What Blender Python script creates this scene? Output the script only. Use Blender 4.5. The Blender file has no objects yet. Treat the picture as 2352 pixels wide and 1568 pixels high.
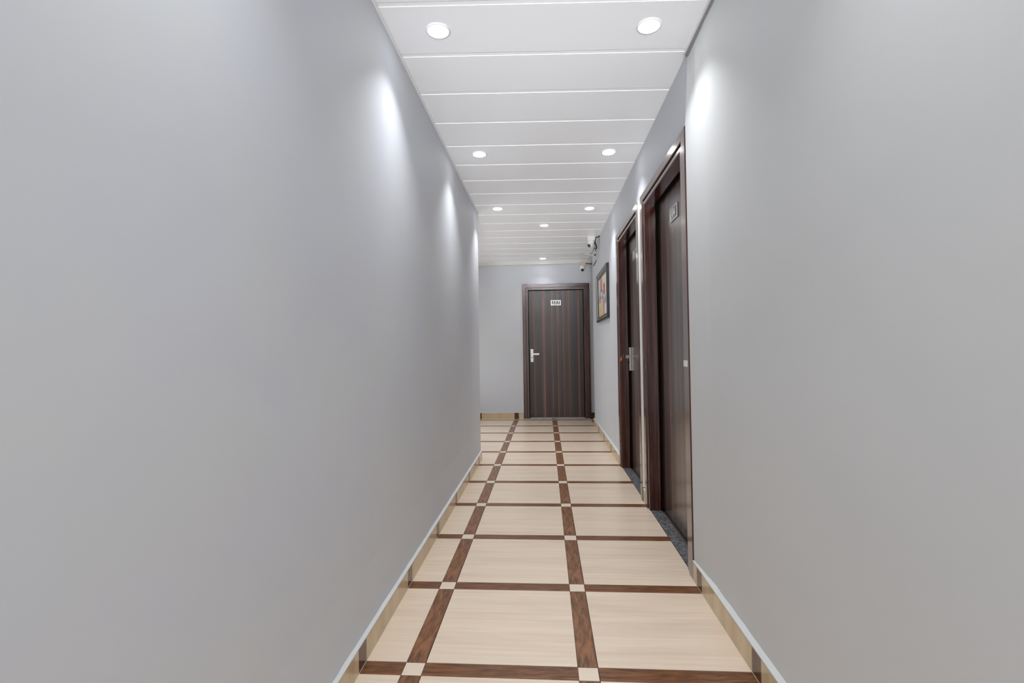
import bpy, bmesh, math, random
from mathutils import Vector, Matrix
random.seed(7)
S = bpy.context.scene
C = S.collection
PI = math.pi

# ---------------------------------------------------------------- camera
F_PX, YAW, PITCH, ROLL, CAM_H = 1124.69, 0.0674, 0.01775, -0.01427, 1.09466
cy, sy, cp, sp, cr, sr = math.cos(YAW), math.sin(YAW), math.cos(PITCH), math.sin(PITCH), math.cos(ROLL), math.sin(ROLL)
fw = Vector((-sy*cp, cy*cp, sp)); r0 = Vector((cy, sy, 0)); u0 = r0.cross(fw)
rt = cr*r0 + sr*u0; up = -sr*r0 + cr*u0
cd = bpy.data.cameras.new('camera'); cam = bpy.data.objects.new('camera', cd); C.objects.link(cam)
cd.sensor_width = 36; cd.lens = 36*F_PX/2352; cd.clip_start = 0.02
m = Matrix((rt, up, -fw)).transposed().to_4x4(); m.translation = Vector((0, 0, CAM_H)); cam.matrix_world = m
S.camera = cam

# ---------------------------------------------------------------- world, exposure, lamp power
W = bpy.data.worlds.new('world'); S.world = W; W.use_nodes = True
bg = W.node_tree.nodes['Background']; bg.inputs[0].default_value = (0.97, 0.98, 1.0, 1); bg.inputs[1].default_value = 2.1
S.view_settings.view_transform = 'Standard'; S.view_settings.look = 'None'
S.view_settings.exposure = 0.12; S.view_settings.gamma = 1; S.view_settings.use_curve_mapping = False
LAMP_W = 2.4          # watts of each downlight
LAMP_SPREAD = 95
def fill_light(name, loc, aim, size, watts, spread=180, col=(.90, .95, 1.0)):
    # added fill light, standing in for light bounced off the ceiling
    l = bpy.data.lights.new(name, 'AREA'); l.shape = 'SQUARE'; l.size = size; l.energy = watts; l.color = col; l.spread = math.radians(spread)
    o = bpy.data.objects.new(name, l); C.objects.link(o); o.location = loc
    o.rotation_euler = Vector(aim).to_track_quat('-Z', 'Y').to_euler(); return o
fill_light('corridor_fill', (0, -3.6, .40), (0, 1, .30), 1.2, 9.8, 24)  # unseen fill added behind the camera to brighten the ceiling
fill_light('passage_fill', (-1.75, 6.4, .45), (.62, 0, .78), .9, 10.5, col=(1, 1, .96))  # unseen fill added round the corner for the far ceiling

# ---------------------------------------------------------------- layout (metres; y runs down the corridor)
XL, XR, YB, ZC = -0.673, 0.703, 7.844, 2.513
YS = -2.2                       # unseen corridor end behind the camera, left open to add daylight
YLE, YRE = 5.0, 7.19            # where the left and right walls stop
XPL, XPR = -3.2, 2.2            # ends of the cross passages
ROW0, PITCHT, SW = 1.684, 0.6, 0.070
COLS = [-0.470 + 0.6*k for k in range(-5, 5)]

# ---------------------------------------------------------------- materials
def mat(name, base=(.5,.5,.5), rough=.5, metal=0, spec=.5):
    M = bpy.data.materials.new(name); M.use_nodes = True
    b = M.node_tree.nodes['Principled BSDF']
    b.inputs['Base Color'].default_value = (*base, 1); b.inputs['Roughness'].default_value = rough
    b.inputs['Metallic'].default_value = metal; b.inputs['Specular IOR Level'].default_value = spec
    return M, M.node_tree, b
def lin(r, g, b):
    f = lambda c: (c/255/12.92) if c/255 <= .04045 else ((c/255+.055)/1.055)**2.4
    return (f(r), f(g), f(b))
def N(nt, t, **k):
    n = nt.nodes.new(t)
    for a, v in k.items(): setattr(n, a, v)
    return n
def coords(nt, scale, rand=0.0):
    tc = N(nt, 'ShaderNodeTexCoord'); mp = N(nt, 'ShaderNodeMapping'); mp.inputs['Scale'].default_value = scale
    nt.links.new(tc.outputs['Object'], mp.inputs['Vector'])
    if rand:
        oi = N(nt, 'ShaderNodeObjectInfo'); mu = N(nt, 'ShaderNodeMath', operation='MULTIPLY'); mu.inputs[1].default_value = rand
        cb = N(nt, 'ShaderNodeCombineXYZ'); nt.links.new(oi.outputs['Random'], mu.inputs[0])
        for i in range(3): nt.links.new(mu.outputs[0], cb.inputs[i])
        nt.links.new(cb.outputs[0], mp.inputs['Location'])
    return mp.outputs['Vector']
def noise(nt, vec, scale, detail=3, rough=.5, dist=0.0):
    n = N(nt, 'ShaderNodeTexNoise'); n.inputs['Scale'].default_value = scale; n.inputs['Detail'].default_value = detail
    n.inputs['Roughness'].default_value = rough; n.inputs['Distortion'].default_value = dist
    nt.links.new(vec, n.inputs['Vector']); return n.outputs['Fac']
def ramp(nt, fac, stops, interp='LINEAR'):
    r = N(nt, 'ShaderNodeValToRGB'); cr_ = r.color_ramp; cr_.interpolation = interp
    while len(cr_.elements) < len(stops): cr_.elements.new(.5)
    for e, (p, c) in zip(cr_.elements, stops): e.position = p; e.color = (*c, 1)
    nt.links.new(fac, r.inputs[0]); return r.outputs[0]
def mix(nt, fac, a, b, mode='MIX'):
    n = N(nt, 'ShaderNodeMix', data_type='RGBA', blend_type=mode)
    for sock, v in ((n.inputs[0], fac), (n.inputs[6], a), (n.inputs[7], b)):
        if isinstance(v, (int, float)): sock.default_value = v
        elif isinstance(v, tuple): sock.default_value = (*v, 1)
        else: nt.links.new(v, sock)
    return n.outputs[2]
def bump(nt, b, h, strength, dist=.001):
    n = N(nt, 'ShaderNodeBump'); n.inputs['Strength'].default_value = strength; n.inputs['Distance'].default_value = dist
    nt.links.new(h, n.inputs['Height']); nt.links.new(n.outputs[0], b.inputs['Normal'])

def wall_paint(name, a, c):
    M, nt, b = mat(name, rough=.62, spec=.3)
    v = coords(nt, (1, 1, 1)); f = noise(nt, v, 2.6, 3, .6)
    nt.links.new(ramp(nt, f, [(.38, a), (.62, c)]), b.inputs['Base Color'])
    bump(nt, b, noise(nt, v, 260, 2), .12, .0006)
    return M
M_WALL = wall_paint('grey_wall_paint', (.600, .618, .668), (.615, .632, .655))
M_WALLN = wall_paint('wall_paint_warm_light', (.628, .638, .640), (.618, .630, .636))  # same grey wall; warmer light on its near part put into the colour

M_PANEL, nt, b = mat("ceiling_panel", (.945, .955, .975), .34, spec=.6)
bump(nt, b, noise(nt, coords(nt, (1, 1, 1)), 420, 2), .15, .0004)
M_JOINT, _, _ = mat('ceiling_joint', (.97, .97, .97), .3)
M_TRIMW, _, _ = mat('white_ceiling_trim', (.85, .85, .84), .35)
M_CEILSHADE, _, _ = mat('ceiling_gap_shade', (.30, .30, .33), .6)  # dark grey puts the shade of the gap under the ceiling into colour
M_PATCH = wall_paint('patch_paint', (.53, .535, .56), (.58, .585, .61))
M_TRIMB, _, _ = mat('beige_trim', (.70, .69, .65), .5)
M_PUTTY, nt, b = mat('white_putty', (.62, .63, .62), .7)
bump(nt, b, noise(nt, coords(nt, (1, 1, 1)), 60, 4), .6, .004)
M_CAULK, _, _ = mat('white_caulk', (.88, .87, .83), .55)
M_FJOINT, _, _ = mat('cream_joint', (.50, .45, .38), .7)
M_GROUT, _, _ = mat('floor_grout', (.085, .055, .045), .8)

def cream(name, c1, c2, c3, sc, axis, rough):
    M, nt, b = mat(name, rough=rough, spec=.5)
    s = (.9, 8, 1) if axis == 'x' else (8, .9, 1)
    if axis == 'v': s = (3, 3, 1)
    v = coords(nt, s, 7.0)
    f = noise(nt, v, sc, 4, .55, .8)
    col = ramp(nt, f, [(.30, c1), (.50, c2), (.70, c3)])
    v2 = coords(nt, (s[0]*.6, s[1]*2.6, s[2]), 3.0)
    g = noise(nt, v2, sc*1.4, 5, .6, .4)
    col = mix(nt, .45, col, ramp(nt, g, [(.35, c1), (.6, c3)]))
    nt.links.new(col, b.inputs['Base Color'])
    bump(nt, b, noise(nt, coords(nt, (1, 1, 1)), 90, 2), .05, .0005)
    return M
M_CREAM = cream('cream_tile', lin(213, 192, 174), lin(223, 204, 184), lin(230, 213, 192), 1.6, 'x', .27)
M_INSET = cream('cream_inset', lin(222, 205, 186), lin(226, 210, 190), lin(229, 213, 194), 1.0, 'v', .27)
M_SKIRT = cream('cream_skirting', lin(190, 166, 132), lin(205, 184, 150), lin(214, 196, 164), 1.5, 'v', .2)

def wood(name, dark, mid, light, s, rough, scale=2.2):
    M, nt, b = mat(name, rough=rough, spec=.5)
    v = coords(nt, s)
    f = noise(nt, v, scale, 6, .62, 1.6)
    col = ramp(nt, f, [(.30, dark), (.46, mid), (.60, light), (.74, mid)])
    v2 = coords(nt, tuple(k*3.1 for k in s))
    g = noise(nt, v2, scale*1.7, 5, .7, .6)
    col = mix(nt, .55, col, ramp(nt, g, [(.35, (.55, .5, .45)), (.6, (1, 1, 1))]), 'MULTIPLY')
    nt.links.new(col, b.inputs['Base Color'])
    return M
BD, BM_, BL = lin(66, 47, 33), lin(122, 84, 56), lin(158, 108, 76)
M_BROWNY = wood('brown_strip_long', BD, BM_, BL, (13, 2.6, 1), .3)
M_BROWNX = wood('brown_strip_cross', BD, lin(110, 72, 44), lin(140, 92, 60), (2.0, 14, 1), .3)
M_BROWNB = wood('brown_skirting_strip', lin(52, 28, 12), lin(84, 48, 28), lin(110, 72, 48), (7, 7, 2), .18)

# dark laminate, planks printed across local x of the leaf (-.44 .. .44)
def laminate(name, stripe=True, axis='x', rough=.26):
    M, nt, b = mat(name, rough=rough, spec=.5)
    tc = N(nt, 'ShaderNodeTexCoord'); sx = N(nt, 'ShaderNodeSeparateXYZ'); nt.links.new(tc.outputs['Object'], sx.inputs[0])
    if stripe:
        mr = N(nt, 'ShaderNodeMapRange'); mr.inputs[1].default_value = -.445; mr.inputs[2].default_value = .445
        nt.links.new(sx.outputs[0], mr.inputs[0])
        d, k, l, R_ = lin(54, 40, 36), lin(72, 54, 47), lin(104, 77, 68), lin(132, 84, 74)
        bl = lin(50, 46, 48)
        base = ramp(nt, mr.outputs[0], [(0, d), (.085, k), (.10, l), (.13, k), (.20, bl), (.245, k), (.285, R_), (.305, k), (.36, d),
                    (.415, k), (.43, l), (.445, k), (.51, d), (.525, l), (.56, k), (.61, d), (.625, l), (.66, k), (.712, k), (.725, l), (.76, k),
                    (.82, bl), (.88, d), (.905, R_), (.925, d), (.965, d), (1, lin(42, 34, 32))])
        v = coords(nt, (34, 34, .9), 0)
        g = noise(nt, v, 1.5, 5, .65, .3)
        base = mix(nt, .75, base, ramp(nt, g, [(.28, (.50, .47, .47)), (.52, (1.0, .95, .92)), (.75, (1.6, 1.42, 1.34))]), 'MULTIPLY')
    else:
        s = (1.2, 40, 40) if axis == 'x' else (40, 40, 1.2)
        v = coords(nt, s, 5.0)
        g = noise(nt, v, 1.3, 5, .65, .3)
        base = ramp(nt, g, [(.3, lin(36, 19, 15)), (.5, lin(72, 38, 31)), (.68, lin(110, 66, 54))])
    nt.links.new(base, b.inputs['Base Color'])
    bump(nt, b, noise(nt, coords(nt, (60, 60, 2)), 3, 3), .05, .0004)
    return M
M_LEAF = laminate('dark_wood_laminate', rough=.26)
def varnish(M, w, r, ior=1.42, spec=.2):
    b = M.node_tree.nodes['Principled BSDF']; b.inputs['Specular IOR Level'].default_value = spec
    b.inputs['Coat Weight'].default_value = w; b.inputs['Coat Roughness'].default_value = r; b.inputs['Coat IOR'].default_value = ior
varnish(M_LEAF, .75, .24, 1.45)
M_JAMBZ = laminate('dark_wood_frame_upright', False, 'z', .19)
M_JAMBX = laminate('dark_wood_frame_header', False, 'x', .19)
varnish(M_JAMBZ, 1, .16, 1.5, .3); varnish(M_JAMBX, 1, .16, 1.5, .3)
M_GAPSHADE, _, _ = mat('painted_gap_shade', (.008, .006, .006), .9, spec=.05)  # black stands for the shade in the gaps round the door leaf
M_STEEL, _, _ = mat('satin_nickel', (.62, .60, .56), .3, 1)
M_PLATE, _, _ = mat('silver_plate', (.75, .75, .76), .28, .85)
M_BLACK, _, _ = mat('black_plastic', (.012, .012, .013), .35)
M_WHITEP, _, _ = mat('white_plastic', (.80, .79, .74), .4)
M_DIGIT, _, _ = mat('white_digit', (.92, .92, .92), .3)
M_TAN, _, _ = mat('tan_block', (.66, .54, .42), .6)
M_ORANGE, _, _ = mat('orange_tape', (.85, .25, .06), .6)
M_ALU, _, _ = mat('pale_threshold', (.62, .60, .58), .4, .2)
M_GRAN, nt, b = mat('black_granite', rough=.45)
v = coords(nt, (1, 1, 1)); g = noise(nt, v, 90, 5, .75); h = noise(nt, v, 26, 4, .6, 1.5)
nt.links.new(mix(nt, .55, ramp(nt, g, [(.38, (.012, .013, .015)), (.52, (.075, .08, .09)), (.64, (.42, .43, .45))]),
                 ramp(nt, h, [(.38, (.02, .02, .022)), (.60, (.22, .225, .24))])), b.inputs['Base Color'])
bump(nt, b, g, .5, .002)
M_GLOW, nt, b = mat('lit_diffuser', (1, 1, 1), .4)
b.inputs['Emission Color'].default_value = (1, 1, .99, 1); b.inputs['Emission Strength'].default_value = 22
M_FRAMEK, _, _ = mat('black_picture_moulding', (.018, .017, .02), .28)
M_FRAMES, _, _ = mat('silver_picture_moulding', (.42, .40, .37), .35, .6)

# ---------------------------------------------------------------- helpers
def box(bm, x0, x1, y0, y1, z0, z1):
    vs = [bm.verts.new((x, y, z)) for z in (z0, z1) for y in (y0, y1) for x in (x0, x1)]
    for f in ((0,2,3,1), (4,5,7,6), (0,1,5,4), (2,6,7,3), (0,4,6,2), (1,3,7,5)): bm.faces.new([vs[i] for i in f])
    return vs
def tube(bm, pts, r, seg=8):
    rings = []
    for i, p in enumerate(pts):
        p = Vector(p); a = Vector(pts[max(i-1, 0)]); c = Vector(pts[min(i+1, len(pts)-1)])
        d = (c-a).normalized(); s = d.cross(Vector((0, 0, 1)))
        if s.length < .05: s = d.cross(Vector((0, 1, 0)))
        s.normalize(); t = d.cross(s)
        rr = r[i] if isinstance(r, (list, tuple)) else r
        rings.append([bm.verts.new(p + rr*(math.cos(2*PI*k/seg)*s + math.sin(2*PI*k/seg)*t)) for k in range(seg)])
    for A, B in zip(rings, rings[1:]):
        for k in range(seg): bm.faces.new((A[k], A[(k+1) % seg], B[(k+1) % seg], B[k]))
    bm.faces.new(rings[0]); bm.faces.new(rings[-1][::-1])
def spline(pts, n=6):
    out = []; P = [Vector(p) for p in pts]; P = [P[0]]+P+[P[-1]]
    for i in range(1, len(P)-2):
        for k in range(n):
            t = k/n; a, b_, c, d = P[i-1:i+3]
            out.append(.5*((2*b_)+(-a+c)*t+(2*a-5*b_+4*c-d)*t*t+(-a+3*b_-3*c+d)*t**3))
    return out+[P[-2]]
def lathe(bm, prof, seg=32, mtx=None):
    rings = []
    for r, z in prof:
        if r < 1e-6: rings.append([bm.verts.new((0, 0, z))])
        else: rings.append([bm.verts.new((r*math.cos(2*PI*k/seg), r*math.sin(2*PI*k/seg), z)) for k in range(seg)])
    for A, B in zip(rings, rings[1:]):
        if len(A) == 1 and len(B) == 1: continue
        for k in range(seg):
            k2 = (k+1) % seg
            if len(A) == 1: bm.faces.new((A[0], B[k2], B[k]))
            elif len(B) == 1: bm.faces.new((A[k], A[k2], B[0]))
            else: bm.faces.new((A[k], A[k2], B[k2], B[k]))
    if mtx is not None: bmesh.ops.transform(bm, matrix=mtx, verts=[v for R in rings for v in R])
def obj(name, bm, m_, parent=None, bevel=0, smooth=False, loc=None):
    bmesh.ops.recalc_face_normals(bm, faces=bm.faces[:])
    if bevel: bmesh.ops.bevel(bm, geom=bm.edges[:], offset=bevel, segments=2, affect='EDGES', profile=.5)
    me = bpy.data.meshes.new(name); bm.to_mesh(me); bm.free()
    if smooth:
        for p in me.polygons: p.use_smooth = True
    me.materials.append(m_)
    o = bpy.data.objects.new(name, me); C.objects.link(o)
    if parent: o.parent = parent
    if loc is not None: o.location = loc
    return o
def bx(name, m_, x0, x1, y0, y1, z0, z1, parent=None, bevel=0):
    bm = bmesh.new(); cx, cy_, cz = (x0+x1)/2, (y0+y1)/2, (z0+z1)/2
    box(bm, x0-cx, x1-cx, y0-cy_, y1-cy_, z0-cz, z1-cz)
    return obj(name, bm, m_, parent, bevel, loc=(cx, cy_, cz))
def tag(o, label, cat, group=None, kind=None):
    o['label'] = label; o['category'] = cat
    if group: o['group'] = group
    if kind: o['kind'] = kind
    return o
def thing(name, loc, label, cat, rotz=0, group=None, kind=None):
    o = bpy.data.objects.new(name, None); C.objects.link(o); o.location = loc; o.rotation_euler = (0, 0, rotz)
    o.empty_display_size = .1
    return tag(o, label, cat, group, kind)

# ---------------------------------------------------------------- walls
# doors on the right wall: (centre y, half clear width, casing width); on the back wall: centre x
D104 = (2.933, .443, .110); D105 = (4.129, .437, .110); D101 = (.179, .441, .093)
ZO, ZOB = 2.158, 2.145          # top of the casings
bm = bmesh.new(); box(bm, XL-.30, XL, YS, YLE, 0, ZC)
ed = [e for e in bm.edges if all(abs(v_.co.x-XL) < 1e-5 and abs(v_.co.y-YLE) < 1e-5 for v_ in e.verts)]
bmesh.ops.bevel(bm, geom=ed, offset=.012, segments=3, affect='EDGES')
v6 = [bm.verts.new(p) for p in ((XL, YS, .086), (XL+.0075, YS, .086), (XL, YS, .30), (XL, YLE-.07, .086), (XL+.0075, YLE-.07, .086), (XL, YLE-.07, .30))]
for f in ((0, 1, 2), (3, 5, 4), (0, 3, 4, 1), (1, 4, 5, 2), (2, 5, 3, 0)): bm.faces.new([v6[i] for i in f])
tag(obj('wall_left', bm, M_WALL), 'long plain grey painted wall on the left of the corridor', 'wall', kind='structure')

bm = bmesh.new()
def wseg(y0, y1, z0=0, z1=ZC, x0=XR): box(bm, x0, .80, y0, y1, z0, z1)
def edges_of(D): return D[0]-D[1]-D[2], D[0]+D[1]+D[2]
a0, a1 = edges_of(D104); b0, b1 = edges_of(D105); ins = .045
YN = a0-.0005                      # the near part of the wall starts here and stands a little proud
wseg(YN, b1, ZO-ins)
wseg(a1-ins, b0+ins, 0, ZO-ins); wseg(b1-ins, YRE, 0, ZO-ins); wseg(b1, YRE, ZO-ins)
box(bm, .80, .98, YN, YRE, 0, ZC)
box(bm, .98, XPR, YRE-.25, YRE, 0, ZC)
ed = [e for e in bm.edges if all(abs(v_.co.x-XR) < 1e-5 and abs(v_.co.y-YRE) < 1e-5 for v_ in e.verts)]
bmesh.ops.bevel(bm, geom=ed, offset=.03, segments=1, affect='EDGES')
tag(obj('wall_right', bm, M_WALL), 'grey painted wall on the right with two dark doors and a framed painting', 'wall', kind='structure')
bm = bmesh.new()                  # plaster swells out to the door casing at its far edge, and dies away towards the ceiling
yy = [(YS, XR-.004, XR-.004), (YN-.26, XR-.004, XR-.004), (YN-.13, XR-.010, XR-.003), (YN-.004, .6845, XR-.001), (YN, .686, XR)]
zz = [0, 1.0, ZO+.004, ZC]
G = [[bm.verts.new((lo if z < ZC-.01 else hi, y, z)) for z in zz] for y, lo, hi in yy]
Hh = [[bm.verts.new((.98, y, z)) for z in zz] for y, lo, hi in yy]
for i in range(4):
    for k in range(3):
        bm.faces.new((G[i][k], G[i+1][k], G[i+1][k+1], G[i][k+1])); bm.faces.new((Hh[i][k], Hh[i+1][k], Hh[i+1][k+1], Hh[i][k+1]))
    bm.faces.new((G[i][0], G[i+1][0], Hh[i+1][0], Hh[i][0])); bm.faces.new((G[i][3], G[i+1][3], Hh[i+1][3], Hh[i][3]))
for k in range(3):
    bm.faces.new((G[0][k], G[0][k+1], Hh[0][k+1], Hh[0][k])); bm.faces.new((G[4][k], G[4][k+1], Hh[4][k+1], Hh[4][k]))
tag(obj('wall_right_near', bm, M_WALLN), 'blank grey wall, warm light tinted into its paint, filling the right side of the picture before the nearest door', 'wall', kind='structure')

bm = bmesh.new(); c0, c1 = D101[0]-D101[1]-D101[2]+.03, D101[0]+D101[1]+D101[2]-.03
box(bm, XPL, c0, YB, YB+.10, 0, ZC); box(bm, c1, XPR, YB, YB+.10, 0, ZC); box(bm, c0, c1, YB, YB+.10, ZOB-.03, ZC)
box(bm, XPL, XPR, YB+.10, YB+.25, 0, ZC)
tag(obj('wall_back', bm, M_WALL), 'grey painted end wall around the far dark door', 'wall', kind='structure')
bm = bmesh.new(); box(bm, XPL-.15, XPL, YLE-.3, YB+.25, 0, .9); box(bm, XPL-.15, XPL, YLE-.3, YB+.25, 2.2, ZC)   # unseen opening added so fill daylight reaches the far end
box(bm, XPL-.15, XPL, YLE-.3, 5.7, .9, 2.2); box(bm, XPL-.15, XPL, 7.1, YB+.25, .9, 2.2)
o = obj('wall_passage_left', bm, M_WALL)
tag(o, 'grey wall added across the left passage to shape its light, with an opening, out of view', 'wall', kind='structure')
o = bx('wall_passage_side', M_WALL, XPL, XL-.30, YLE-.3, YLE, 0, ZC)
tag(o, 'grey wall along the near side of the left passage, out of view', 'wall', kind='structure')
bx_ = bx('wall_passage_end', M_WALL, XPR, XPR+.15, YRE-.25, YB+.25, 0, ZC)
tag(bx_, 'grey wall closing the short side passage to the right, out of view', 'wall', kind='structure')

# ---------------------------------------------------------------- floor and its tiles
fl = bx('floor', M_GROUT, XPL, XPR, YS, YB+.25, -.10, -.004)
tag(fl, 'cream tiled floor crossed by brown wood-look strips', 'floor', kind='structure')
base_mesh = {}
def piece(name, m_, x0, x1, y0, y1):
    """one floor tile piece; alike pieces share their mesh"""
    g = .0006
    x0 += g; y0 += g; x1 -= g; y1 -= g
    w, d = round(x1-x0, 4), round(y1-y0, 4)
    if w < .004 or d < .004: return
    key = (name, w, d)
    if key not in base_mesh:
        bm = bmesh.new(); box(bm, -w/2, w/2, -d/2, d/2, -.0045, 0)
        top = [e for e in bm.edges if all(v_.co.z > -.001 for v_ in e.verts)]
        bmesh.ops.bevel(bm, geom=top, offset=.0006, segments=1, affect='EDGES')
        bmesh.ops.recalc_face_normals(bm, faces=bm.faces[:])
        me = bpy.data.meshes.new(name); bm.to_mesh(me); bm.free(); me.materials.append(m_); base_mesh[key] = me
    o = bpy.data.objects.new(name, base_mesh[key]); C.objects.link(o)
    o.parent = fl; o.matrix_parent_inverse = Matrix.Translation(-fl.location); o.location = ((x0+x1)/2, (y0+y1)/2, 0)
h = SW/2
def columns(xmin, xmax):
    out = []; prev = xmin
    for c in COLS:
        if c+h < xmin or c-h > xmax: continue
        if c-h > prev: out.append(('f', prev, c-h))
        out.append(('s', max(c-h, xmin), min(c+h, xmax))); prev = c+h
    if prev < xmax: out.append(('f', prev, xmax))
    return out
rows = [ROW0 + .6*k for k in range(-6, 11)]
JW = .0022
def lay(y0, y1, strip):
    mid = (y0+y1)/2
    if mid > YRE: xmin, xmax = -2.35, 1.36
    elif mid > YLE: xmin, xmax = -2.35, .697
    else: xmin, xmax = XL+.002, .697
    for t, a, b_ in columns(xmin, xmax):
        if t == 's': b_ -= JW*.7
        if strip:
            if t == 'f': piece('border_strip', M_BROWNX, a, b_, y0, y1-JW)
            else: piece('corner_inset', M_INSET, a, b_, y0, y1-JW)
        else:
            if t == 'f': piece('floor_tile', M_CREAM, a, b_, y0, y1)
            else: piece('divider_strip', M_BROWNY, a, b_, y0, y1)
prev = YS+.01
for y in rows:
    if y-h > prev:
        if prev < YLE < y-h: lay(prev, YLE, False); lay(YLE, y-h, False)
        elif prev < YRE < y-h: lay(prev, YRE, False) if False else lay(prev, y-h, False)
        else: lay(prev, y-h, False)
        lay(y-h, y+h, True)
        prev = y+h
lay(prev, YB, False)

# ---------------------------------------------------------------- ceiling
SLOPE = .0555; CP = .34745; CY0 = 1.937
ce = bx('ceiling', M_TRIMW, XPL, XPR, YS, YB+.25, ZC+.014, ZC+.10)
tag(ce, 'white ceiling of broad crosswise panels with bright joints', 'ceiling', kind='structure')
ceil_mesh = {}
def ceil_piece(name, m_, x0, x1, y0, d, zlo, zhi, bev):
    key = (name, x0, x1)
    if key not in ceil_mesh:
        bm = bmesh.new(); vs = box(bm, x0, x1, 0, d, zlo, zhi)
        for v_ in vs: v_.co.y += (v_.co.x-XL)*SLOPE
        if bev:
            ed = [e for e in bm.edges if all(v_.co.z < zlo+1e-5 for v_ in e.verts)]
            bmesh.ops.bevel(bm, geom=ed, offset=bev, segments=3, affect='EDGES')
        bmesh.ops.recalc_face_normals(bm, faces=bm.faces[:])
        me = bpy.data.meshes.new(name); bm.to_mesh(me); bm.free(); me.materials.append(m_); ceil_mesh[key] = me
    o = bpy.data.objects.new(name, ceil_mesh[key]); C.objects.link(o); o.parent = ce
    o.matrix_parent_inverse = Matrix.Translation(-ce.location); o.location = (0, y0, 0)
JO = .024
for k in range(-12, 18):
    y = CY0 + CP*k
    x0, x1 = (XL-.02, XR+.02) if y < YLE-.5 else ((XPL+.05, XR+.02) if y < YRE-.6 else (XPL+.05, XPR-.05))
    ceil_piece('ceiling_panel', M_PANEL, x0, x1, y+JO/2, CP-JO, ZC, ZC+.012, .0022)
    ceil_piece('joint_strip', M_JOINT, x0, x1, y-JO/2, JO, ZC+.002, ZC+.012, 0)

# cornices and trims
bm = bmesh.new(); box(bm, XPL, XPR, YB-.045, YB, 2.466, ZC)
o = tag(obj('trim_1', bm, M_TRIMB), 'white ceiling edge trim along the top of the far end wall', 'trim', kind='structure')
bx('beige_bead', M_TRIMB, XPL, XPR, YB-.047, YB-.001, 2.457, 2.466, o)  # beige lower edge of the trim
bm = bmesh.new(); box(bm, XL, XL+.010, YS, YLE+.01, ZC-.010, ZC)
tag(obj('trim_2', bm, M_TRIMW), 'thin white bead where the left wall meets the ceiling', 'trim', kind='structure')
bm = bmesh.new(); box(bm, XR-.010, XR-.004, YS, YN, ZC-.020, ZC-.008)
for k in range(60):
    y = YS + (YN-YS)*k/60
    box(bm, XR-.0065, XR-.004, y, y+(YN-YS)/60, ZC-.020-random.uniform(.004, .009), ZC-.018)
o = tag(obj('trim_3', bm, M_CEILSHADE), 'grey ragged strip, painted shade of the gap between the near right wall and the ceiling', 'trim', kind='structure')
bx('white_edge', M_TRIMW, XR-.016, XR-.010, YS, YN, ZC-.008, ZC, o)
bx_ = bx('trim_4', M_CAULK, XR-.003, XR, a1, b0, .10, ZO-.01)
tag(bx_, 'narrow bright plaster strip between the two doors on the right', 'trim', kind='structure')

# ---------------------------------------------------------------- skirting
def skirting(name, axis, face, wall, p0, p1, strips, hgt, label, ztop=.010, ends=True):
    """tiles of the skirting along y (axis 'y') or x (axis 'x'); face = front plane, wall = wall plane"""
    root = thing(name, (wall, p0, 0) if axis == 'y' else (p0, wall, 0), label, 'baseboard', kind='structure')
    inv = Matrix.Translation(-root.location)
    def add(nm, m_, a, b_, lo, hi, f=face):
        a += .0007; b_ -= .0007
        x0, x1 = min(f, wall), max(f, wall)
        o = bx(nm, m_, x0, x1, a, b_, lo, hi) if axis == 'y' else bx(nm, m_, a, b_, x0, x1, lo, hi)
        o.parent = root; o.matrix_parent_inverse = inv
        return o
    cur = p0
    for s in strips:
        lo_, hi_ = max(s-h, p0), min(s+h, p1)
        if hi_ <= p0 or lo_ >= p1: continue
        if lo_ > cur+.004: add('skirting_tile', M_SKIRT, cur, lo_, .001, hgt)
        add('skirting_strip', M_BROWNB, lo_, hi_, .001, hgt); cur = hi_
    if cur < p1-.004: add('skirting_tile', M_SKIRT, cur, p1, .001, hgt)
    # uneven putty bead along the top, sloping back to the wall
    bm = bmesh.new(); n = max(2, int((p1-p0)/.05)); prevr = None
    sgn = 1 if face > wall else -1
    for i in range(n+1):
        t = p0+(p1-p0)*i/n; wob = random.uniform(-.002, .003); dep = abs(face-wall)
        prof = [(face+sgn*.0008, hgt-.003), (face+sgn*.0008, hgt+.0015), (wall+sgn*dep*.55, hgt+ztop*.6+wob*.5), (wall, hgt+ztop+wob), (wall, hgt-.003)]
        ring = [bm.verts.new((q, t, z) if axis == 'y' else (t, q, z)) for q, z in prof]
        if prevr:
            for k in range(5): bm.faces.new((prevr[k], prevr[(k+1) % 5], ring[(k+1) % 5], ring[k]))
        else: bm.faces.new(ring)
        prevr = ring
    bm.faces.new(prevr)
    o = obj('putty_bead', bm, M_PUTTY); o.parent = root; o.matrix_parent_inverse = inv
    x0, x1 = (face, face+.0014) if sgn > 0 else (face-.0014, face)
    o = bx('floor_joint', M_FJOINT, x0, x1, p0, p1, 0, .0012) if axis == 'y' else bx('floor_joint', M_FJOINT, p0, p1, x0, x1, 0, .0012)
    o.parent = root; o.matrix_parent_inverse = inv
    return root
skirting('baseboard_left', 'y', -.650, XL, YS, YLE-.07, rows, .084, 'cream and brown tiled skirting along the foot of the long left wall', .003)
skirting('baseboard_right_near', 'y', .679, XR-.004, YS, a0-.002, rows, .091, 'cream and brown tiled skirting under the near right wall', .005)
skirting('baseboard_right_far', 'y', .682, XR, b1+.001, YRE-.01, rows, .091, 'cream and brown tiled skirting below the framed painting', .005)
skirting('baseboard_right_middle', 'y', .684, XR, a1+.001, b0-.001, [], .091, 'short stub of cream skirting between the two right-hand doors', .008)
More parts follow.
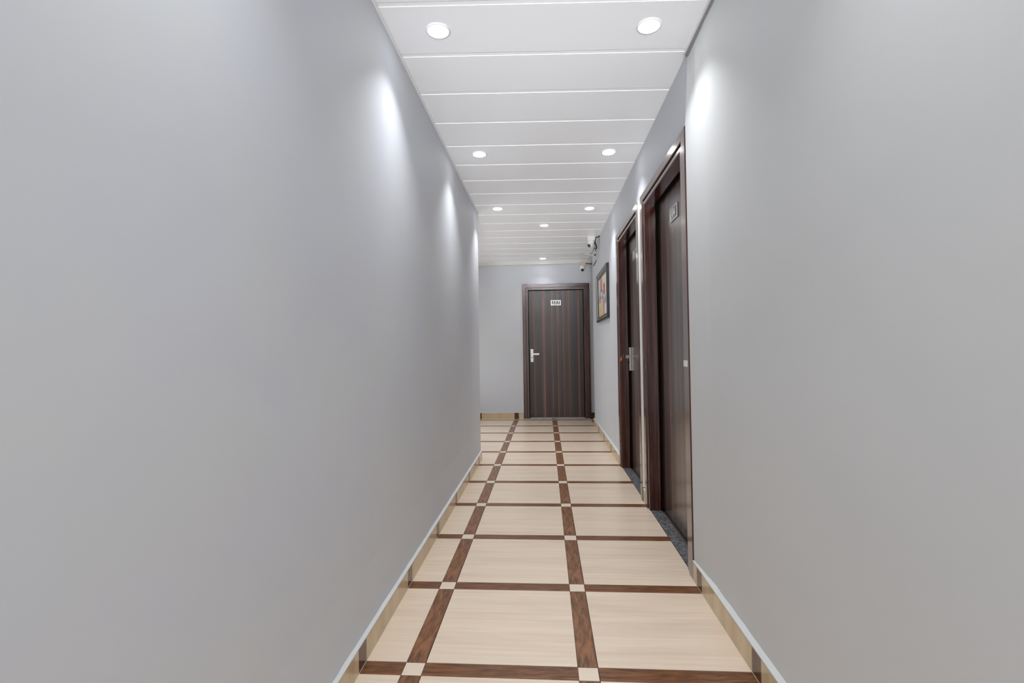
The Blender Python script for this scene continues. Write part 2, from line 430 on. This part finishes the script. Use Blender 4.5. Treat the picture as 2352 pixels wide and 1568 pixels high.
skirting('baseboard_back_left', 'x', YB-.012, YB, XPL, D101[0]-D101[1]-D101[2]-.002, COLS, .096, 'cream and brown tiled skirting on the end wall left of the far door', .005)
skirting('baseboard_back_right', 'x', YB-.012, YB, D101[0]+D101[1]+D101[2]+.002, XPR, COLS, .096, 'stub of cream and brown skirting on the end wall right of the far door', .005)

# ---------------------------------------------------------------- numerals (outlines filled as flat raised figures)
def ell(cx, cy_, rx, ry, n=28): return [(cx+rx*math.cos(2*PI*k/n), cy_+ry*math.sin(2*PI*k/n)) for k in range(n)]
def dense(pts): return [pts]
DIG = {
 '1': [[(.08,0),(.66,0),(.66,.08),(.52,.11),(.52,1),(.42,1),(.08,.86),(.08,.78),(.24,.81),(.24,.11),(.08,.08)]],
 '0': [ell(.36,.5,.33,.51), ell(.36,.5,.105,.40)],
 '4': [[(.36,0),(.56,0),(.56,.24),(.70,.24),(.70,.36),(.56,.36),(.56,1),(.44,1),(.02,.36),(.02,.24),(.36,.24)], [(.36,.36),(.12,.36),(.36,.75)]],
 '5': [[(.14,1),(.64,1),(.60,.86),(.26,.86),(.235,.66),(.36,.66),(.52,.60),(.63,.47),(.65,.32),(.60,.16),(.47,.04),(.30,-.01),(.12,0),(.03,.06),(.04,.15),(.13,.17),(.22,.10),(.32,.08),(.42,.15),(.455,.30),(.42,.44),(.32,.52),(.10,.54)]],
}
def digit(ch, hgt, wid, x, z, y, parent):
    cu = bpy.data.curves.new('tmp', 'CURVE'); cu.dimensions = '2D'; cu.fill_mode = 'BOTH'; cu.extrude = .0012
    for poly in DIG[ch]:
        sp_ = cu.splines.new('POLY'); sp_.points.add(len(poly)-1); sp_.use_cyclic_u = True
        for p_, (px, pz) in zip(sp_.points, poly): p_.co = ((px-.36)*wid + (pz-.5)*hgt*.22, (pz-.5)*hgt, 0, 1)
    tmp = bpy.data.objects.new('tmp', cu); C.objects.link(tmp)
    me = bpy.data.meshes.new_from_object(tmp.evaluated_get(bpy.context.evaluated_depsgraph_get()))
    bpy.data.objects.remove(tmp)
    me.transform(Matrix.Rotation(PI/2, 4, 'X')); me.name = 'digit'
    me.materials.clear(); me.materials.append(M_DIGIT)
    o = bpy.data.objects.new('digit', me); C.objects.link(o); o.parent = parent; o.location = (x, y, z)

# ---------------------------------------------------------------- doors
def make_door(name, origin, rotz, hw, cw, ztop, number, label, zplate, handle_side, px=0, zhandle=1.006, sill='granite'):
    root = thing(name, origin, label, 'door', rotz, kind='structure')
    H = hw+cw; zi = ztop-(.085 if sill == 'granite' else .092); hh = ztop-zi
    # moulding profile: t from the outer edge inwards (0..1 of casing width), y depth
    def prof(w):
        return [(0, .0), (0, -.020), (.004, -.023), (w*.56, -.023), (w*.60, -.019), (w*.61, -.004), (w*.70, -.004), (w*.71, -.013),
                (w*.74, -.016), (w-.004, -.016), (w, -.012), (w, .058), (w-.03, .058), (w-.03, .0)]
    fr = bx('door_frame', M_GAPSHADE, -hw-.012, hw+.012, .100, .106, .0, zi+.012, root)   # backing coloured black as the shade behind the leaf gaps; carries the frame parts
    fr_inv = Matrix.Translation(-fr.location)
    def loft(nm, A, B, m_):
        bm = bmesh.new(); ra = [bm.verts.new(p) for p in A]; rb = [bm.verts.new(p) for p in B]; n = len(A)
        for k in range(n): bm.faces.new((ra[k], ra[(k+1) % n], rb[(k+1) % n], rb[k]))
        bm.faces.new(ra); bm.faces.new(rb[::-1])
        o = obj(nm, bm, m_, fr); o.matrix_parent_inverse = fr_inv; return o
    P = prof(cw); Q = prof(hh)
    for s in (-1, 1):
        loft('frame_upright', [(s*(H-t), y, .0005) for t, y in P], [(s*(H-t), y, ztop-q-.0006) for (t, y), (q, _) in zip(P, Q)], M_JAMBZ)
    loft('frame_header', [(-H+t+.0006, y, ztop-q) for (t, y), (q, _) in zip(P, Q)], [(H-t-.0006, y, ztop-q) for (t, y), (q, _) in zip(P, Q)], M_JAMBX)
    bm = bmesh.new(); gi = .006
    box(bm, -hw-.01, -hw+gi, .0585, .076, .0, zi); box(bm, hw-gi, hw+.01, .0585, .076, .0, zi); box(bm, -hw, hw, .0585, .076, zi-gi, zi+.01)
    o = obj('gap_shade', bm, M_GAPSHADE, fr); o.matrix_parent_inverse = fr_inv  # added black strips: shade of the rebate gap as colour
    # white caulk line along the outer edge
    bm = bmesh.new()
    box(bm, -H-.004, -H, -.008, 0, .09, ztop)
    if number == '105': box(bm, H, H+.004, -.0205, 0, .10, ztop+.001)
    elif number == '101': box(bm, H, H+.004, -.004, 0, .09, ztop)
    box(bm, -H, H, -.006, 0, ztop, ztop+.003)
    o = obj('caulk_line', bm, M_CAULK, fr); o.matrix_parent_inverse = fr_inv
    # leaf
    bm = bmesh.new(); box(bm, -hw-.004, hw+.004, -.001, .024, .012, zi+.004)
    leaf = obj('door_leaf', bm, M_LEAF, root, loc=(0, .077, 0))
    if sill == 'granite':
        o = bx('door_sill', M_GRAN, -hw, hw, -.006, .063, -.002, .003, root)
    else:
        o = bx('threshold', M_ALU, -hw+.005, hw-.005, .012, .072, 0, .006, root)
    # number plate
    y0 = .076
    pl = bx('number_plate', M_PLATE, px-.080, px+.080, y0-.008, y0, zplate-.0425, zplate+.0425, root, bevel=.0015)
    inv = Matrix.Translation(-pl.location)
    o = bx('plate_face', M_BLACK, px-.064, px+.064, y0-.0088, y0-.008, zplate-.030, zplate+.030, pl); o.matrix_parent_inverse = inv
    for zz in (zplate+.0360, zplate-.0360):
        o = bx('plate_line', M_BLACK, px-.070, px+.070, y0-.0084, y0-.008, zz-.0012, zz+.0012, pl); o.matrix_parent_inverse = inv
    for i, ch in enumerate(number):
        digit(ch, .056, .052, px+(i-1)*.039, zplate, y0-.0096, pl)
    for o in pl.children:
        o.matrix_parent_inverse = inv
    # lever handle on a long plate
    if handle_side:
        s = handle_side; hx = s*(hw-.048)
        hp = bx('handle_plate', M_STEEL, hx-.0235, hx+.0235, y0-.018, y0, zhandle-.105, zhandle+.105, root, bevel=.002)
        inv = Matrix.Translation(-hp.location)
        bm = bmesh.new(); zl = zhandle+.022
        lathe(bm, [(0, 0), (.011, 0), (.011, .026), (0, .026)], 16, Matrix.Translation((hx, y0-.016, zl)) @ Matrix.Rotation(PI/2, 4, 'X'))
        e = hx - s*(.118 if s < 0 else .100)
        box(bm, min(hx+s*.012, e), max(hx+s*.012, e), y0-.050, y0-.034, zl-.014, zl+.014)
        o = obj('lever', bm, M_STEEL, hp); o.matrix_parent_inverse = inv
        bm = bmesh.new(); lathe(bm, [(0, 0), (.008, 0), (.008, .003), (.004, .004), (0, .004)], 16, Matrix.Translation((hx, y0-.018, zhandle-.032)) @ Matrix.Rotation(PI/2, 4, 'X'))
        o = obj('key_cylinder', bm, M_BLACK, hp); o.matrix_parent_inverse = inv
    return root
make_door('door_1', (D101[0], YB, 0), 0, D101[1], D101[2], ZOB, '101', 'dark wood-look door numbered 101 in the far end wall', 1.849, -1, px=.003, zhandle=1.004, sill='metal')
make_door('door_2', (XR, D105[0], 0), -PI/2, D105[1], D105[2], ZO, '105', 'dark glossy door numbered 105, farther of the two on the right wall', 1.897, -1, px=-.10, zhandle=1.000)
door104 = make_door('door_3', (XR, D104[0], 0), -PI/2, D104[1], D104[2], ZO, '104', 'dark glossy door numbered 104, nearest on the right wall', 1.897, 1, px=-.02, zhandle=.985)
bm = bmesh.new()
vs = [bm.verts.new(p) for p in ((0, 0, .022), (0, 0, -.024), (.016, 0, 0), (0, .002, .022), (0, .002, -.024), (.016, .002, 0))]
for f in ((0, 1, 2), (3, 5, 4), (0, 3, 4, 1), (1, 4, 5, 2), (2, 5, 3, 0)): bm.faces.new([vs[i] for i in f])
tag(obj('tape_scrap', bm, M_ORANGE, loc=(.690, D105[0]+D105[1]-.0030, 1.000)), 'small orange scrap of tape on the jamb beside the door 105 handle', 'tape')

# small pale strike plate on the near casing of door 104 (a part of that door)
sp_ = bx('strike_plate', M_WHITEP, -.017, .033, -.0195, -.0155, -.015, .015)
sp_.parent = door104; sp_.location = (D104[0]-2.430, -.0250, 1.018)

# ---------------------------------------------------------------- ceiling lights
LAMPS = [(-.451, 2.117, 'left downlight of the nearest pair'), (.478, 2.167, 'right downlight of the nearest pair'),
         (-.452, 3.490, 'left downlight of the middle pair'), (.479, 3.547, 'right downlight of the middle pair'),
         (-.453, 4.859, 'left downlight of the farthest pair, beside the left wall corner'), (.466, 4.951, 'right downlight of the farthest pair'),
         (.011, 5.570, 'single downlight in mid ceiling beyond the last pair'), (-.013, 7.592, 'farthest downlight, close to the end wall')]
HIDDEN = [(-.451, .75, 'left downlight of the pair just above the viewpoint'), (.478, .79, 'right downlight of the pair just above the viewpoint'),
          (-.451, -.62, 'left downlight of the pair behind the viewpoint'), (.478, -.58, 'right downlight of the pair behind the viewpoint'),
          (-1.15, 6.4, 'downlight added for fill at the mouth of the left passage, unseen'), (-2.2, 6.4, 'downlight added for fill deep in the left passage, unseen')]  # passage downlights are unseen, added to brighten the far end
ld = bpy.data.lights.new('downlight', 'AREA'); ld.shape = 'DISK'; ld.size = .088; ld.energy = LAMP_W; ld.spread = math.radians(LAMP_SPREAD)
ld.color = (.97, .985, 1.0)
ld2 = ld.copy(); ld2.energy = LAMP_W*.4      # the farthest downlight is dimmer
def ring_bm():
    bm = bmesh.new(); lathe(bm, [(.0445, -.001), (.0450, -.0045), (.0480, -.0055), (.0535, -.0030), (.0550, 0), (.0445, 0)], 40); return bm
def disc_bm():
    bm = bmesh.new(); lathe(bm, [(.0450, -.0010), (.0445, -.0036), (.040, -.0062), (.028, -.0080), (.014, -.0088), (0, -.0090)], 40); return bm
first = None
for i, (x, y, txt) in enumerate(LAMPS + HIDDEN):
    t = thing('ceiling_light', (x, y, ZC), 'round white recessed ' + txt, 'ceiling light', group='round downlights in the ceiling')
    if not first:
        fr_ = obj('frame', ring_bm(), M_TRIMW, t, smooth=True); di = obj('diffuser', disc_bm(), M_GLOW, t, smooth=True)
        first = (fr_.data, di.data)
    else:
        for nm, me in zip(('frame', 'diffuser'), first):
            o = bpy.data.objects.new(nm, me); C.objects.link(o); o.parent = t
    l = bpy.data.objects.new('light_source', ld2 if i == 7 else ld); C.objects.link(l); l.parent = t; l.location = (0, 0, -.0105)

# ---------------------------------------------------------------- framed painting
PY0, PY1, PZ0, PZ1, PD = 5.35, 6.42, 1.432, 2.030, .030
pf = thing('framed_painting', (XR, (PY0+PY1)/2, PZ0), 'abstract red, yellow and grey painting in a black and silver frame', 'painting', -PI/2)
PW, PH = PY1-PY0, PZ1-PZ0
def moulding(nm, m_, t0, t1, d0, d1, x_off=0):
    """rectangular ring t0..t1 inwards from the outer edge, depth d0 (wall) to d1"""
    bm = bmesh.new(); ring = []
    for t, d in ((t0, d0), (t0, d1), (t1, d1), (t1, d0)):
        ring.append([bm.verts.new(p) for p in ((-PW/2+t, -d, t), (PW/2-t, -d, t), (PW/2-t, -d, PH-t), (-PW/2+t, -d, PH-t))])
    for a in range(4):
        A, B = ring[a], ring[(a+1) % 4]
        for k in range(4): bm.faces.new((A[k], A[(k+1) % 4], B[(k+1) % 4], B[k]))
    return obj(nm, bm, m_, pf)
moulding('outer_moulding', M_FRAMEK, 0, .022, .001, PD)
moulding('silver_moulding', M_FRAMES, .022, .036, .001, PD-.003)
moulding('inner_moulding', M_FRAMEK, .036, .046, .001, PD-.008)
moulding('silver_bead', M_FRAMES, .046, .053, .001, PD-.011)
moulding('inner_lip', M_FRAMEK, .053, .062, .001, PD-.014)
# canvas: printed picture on a fine grid
from mathutils import noise as mn
def art(u, v):
    n = lambda a, b_, s=0: mn.noise(Vector((u*a+s, v*b_+s*1.7, s)))
    uu = u + .018*n(9, 14, 3); vv = v + .02*n(12, 8, 5)
    col = Vector((.72, .72, .70)) + Vector((1, 1, 1))*.10*n(6, 5, 1)
    def put(c, a): return col*(1-a) + Vector(c)*a
    def ss(x, a, b_): t = max(0, min(1, (x-a)/(b_-a))); return t*t*(3-2*t)
    def rect(a, b_, c, d, e=.02): return ss(uu, a-e, a+e)*(1-ss(uu, b_-e, b_+e))*ss(vv, c-e, c+e)*(1-ss(vv, d-e, d+e))
    col = put((.72, .76, .45), .85*rect(.45, .97, .62, 1.05, .06)*(.75+.5*n(4, 14, 2)))
    col = put((.80, .82, .66), .7*rect(.60, .85, .55, 1.05, .05))
    col = put((.70, .56, .22), .9*rect(-.1, .50, -.1, .37, .05)*(.85+.4*n(6, 5, 9)))
    col = put((.78, .72, .52), .6*rect(.05, .40, .22, .46, .05))
    col = put((.62, .10, .12), .92*rect(.25, .385, .64, 1.1, .015))
    col = put((.68, .06, .05), .95*rect(.56, .70, .50, .78, .015))
    col = put((.60, .05, .06), .92*rect(.52, .625, -.1, .46, .015)*(.85+.5*n(8, 20, 4)))
    col = put((.70, .06, .05), .9*rect(.02, .20, .37, .49, .02)*(.8+.6*n(12, 12, 6)))
    col = put((.70, .12, .10), .8*rect(.86, .92, .50, .72, .012))
    col = put((.62, .38, .50), .55*rect(.88, .93, .18, .48, .015))
    d = math.hypot((uu-.33)/.19, (vv-.56)/.11); col = put((.06, .06, .07), .8*(1-min(1, abs(d-.85)/.28)) if abs(d-.85) < .28 else 0)
    d = math.hypot((uu-.16)/.12, (vv-.53)/.09); col = put((.10, .11, .13), .75*max(0, 1-d*d))
    d = math.hypot((uu-.74)/.16, (vv-.36)/.13); col = put((.14, .14, .14), .8*max(0, 1-d*d)*(.7+.9*abs(n(22, 18, 8))))
    a = rect(.12, .90, .36, .60, .06); q = n(9, 7, 12)+.6*n(24, 16, 14)+.35*n(60, 30, 17)
    if q > .18: col = put((.10, .10, .11), min(.8, (q-.18)*4)*a)
    q = n(14, 11, 21)+.6*n(40, 22, 23)
    if q > .2: col = put((.86, .86, .84), min(.85, (q-.2)*4)*a)
    if n(14, 5, 31) > .33: col = put((.10, .12, .10), .5*rect(.46, .62, .60, 1.0, .03))
    return [max(0, min(1, c)) for c in col]
bm = bmesh.new(); t = .058; nx, nz = 150, 90
grid = [[bm.verts.new((-PW/2+t+(PW-2*t)*i/nx, -.006, t+(PH-2*t)*j/nz)) for i in range(nx+1)] for j in range(nz+1)]
for j in range(nz):
    for i in range(nx): bm.faces.new((grid[j][i], grid[j][i+1], grid[j+1][i+1], grid[j+1][i]))
M_ART, nt, b = mat('painted_canvas', rough=.4)
at = N(nt, 'ShaderNodeVertexColor'); at.layer_name = 'paint'; nt.links.new(at.outputs[0], b.inputs['Base Color'])
bk = bx('backing_board', M_FRAMEK, -PW/2+.05, PW/2-.05, -.0055, -.001, .05, PH-.05, pf)
cv = obj('canvas', bm, M_ART, pf)
ca = cv.data.color_attributes.new('paint', 'FLOAT_COLOR', 'POINT')
for k, v_ in enumerate(cv.data.vertices):
    ca.data[k].color = (*art((v_.co.x+PW/2-t)/(PW-2*t), (v_.co.z-t)/(PH-2*t)), 1)

# ---------------------------------------------------------------- security cameras
def dome_camera(loc, aim, label, base_mat, wall_bracket=False):
    t = thing('security_camera', loc, label, 'security camera', group='white dome security cameras')
    obj_ = bmesh.new(); box(obj_, -.046, .046, -.046, .046, -.050, 0)
    obj('junction_box', obj_, base_mat, t, bevel=.004)
    bm = bmesh.new(); lathe(bm, [(0, -.050), (.046, -.050), (.048, -.056), (.047, -.074), (.040, -.092), (.034, -.098), (0, -.098)], 32)
    obj('collar', bm, M_WHITEP, t, smooth=True)
    d = Vector(aim).normalized(); c = Vector((0, 0, -.092)) + d*.014
    q = d.to_track_quat('Z', 'Y').to_matrix().to_4x4()
    bm = bmesh.new(); lathe(bm, [(0, -.034)]+[(.040*math.cos(a), .040*math.sin(a)) for a in [(-60+k*12)*PI/180 for k in range(9)]]+[(.027, .034), (.0, .034)], 32, Matrix.Translation(c) @ q)
    e = obj('eyeball', bm, M_WHITEP, t, smooth=False)
    bm = bmesh.new(); lathe(bm, [(0, .033), (.0235, .033), (.0235, .0355), (.018, .0375), (0, .0385)], 32, Matrix.Translation(c) @ q)
    obj('lens', bm, M_BLACK, e)
    return t
dome_camera((.601, 6.235, ZC), (-.62, -.62, -.50), 'larger looking white dome camera on the ceiling above the painting', M_WHITEP)
t = dome_camera((.607, YB-.085, 2.457), (-.10, -.80, -.60), 'small white dome camera on a tan block at the top right of the end wall', M_TAN)
bx('bracket', M_TAN, -.040, .040, .046, .085, -.045, 0, t)

# ---------------------------------------------------------------- cables
def cable(name, pts, r, m_, label, cat='cable'):
    bm = bmesh.new(); tube(bm, spline(pts), r, 8); return tag(obj(name, bm, m_, smooth=True), label, cat)
cable('white_cable', [(.668, 6.29, ZC-.008), (.690, 6.9, ZC-.007), (.688, 7.45, ZC-.007), (.680, YB-.054, ZC-.010), (.674, YB-.056, 2.462)], .006, M_WHITEP, 'straight white cable run on the ceiling between the two cameras')
cable('black_cable', [(XR-.002, 6.16, ZC-.004), (.688, 6.20, ZC-.010), (.664, 6.22, ZC-.014), (.653, 6.22, ZC-.045), (.655, 6.22, ZC-.085), (.668, 6.24, ZC-.112)], .0055, M_BLACK, 'black cable looping from the ceiling corner beside the nearer camera')
cable('black_cable', [(.636, 6.21, ZC-.072), (.648, 6.20, ZC-.092), (.660, 6.20, ZC-.118), (.664, 6.20, ZC-.142), (.660, 6.20, ZC-.160)], [.006]*6+[.010]*19, M_BLACK, 'black cable plug hanging beside the dome of the nearer camera')
cable('black_cable', [(.636, 6.20, ZC-.143), (.648, 6.21, ZC-.162), (.660, 6.22, ZC-.183)], .005, M_BLACK, 'short black cable tail under the plug of the nearer camera')
cable('loose_wire', [(XR-.008, 6.69, 2.366), (.668, 6.692, 2.368), (.640, 6.692, 2.372), (.609, 6.69, 2.380), (.585, 6.69, 2.386), (.557, 6.69, 2.388)], .004, M_WHITEP, 'loose thin pale wire sticking out into the corridor below the nearer camera')
cable('wire_joint', [(XR-.001, 6.60, 2.358), (.697, 6.64, 2.364), (.688, 6.68, 2.367)], .010, M_BLACK, 'taped black joint on the wall at the root of the loose wire', 'cable')
cable('black_cable', [(.697, 6.565, 2.273), (.697, 6.76, 2.271), (.697, 6.949, 2.269)], .006, M_BLACK, 'short black cable end on the wall just above the painting')
cable('black_cable', [(.648, YB-.010, 2.456), (.70, YB-.008, 2.452), (.765, YB-.008, 2.446)], .005, M_BLACK, 'thin black cable running right from the far camera under the ceiling trim')
bm = bmesh.new(); pts = [(6.30, 2.50), (6.28, 2.36), (6.34, 2.28), (6.62, 2.245), (6.74, 2.34), (6.66, 2.47)]
A = [bm.verts.new((XR-.001, y, z)) for y, z in pts]; B = [bm.verts.new((XR-.004, y, z)) for y, z in pts]
bm.faces.new(A); bm.faces.new(B)
for k in range(6): bm.faces.new((A[k], A[(k+1) % 6], B[(k+1) % 6], B[k]))
tag(obj('plaster_patch', bm, M_PATCH), 'pale grey plastered patch on the wall behind the loose wires', 'patch')
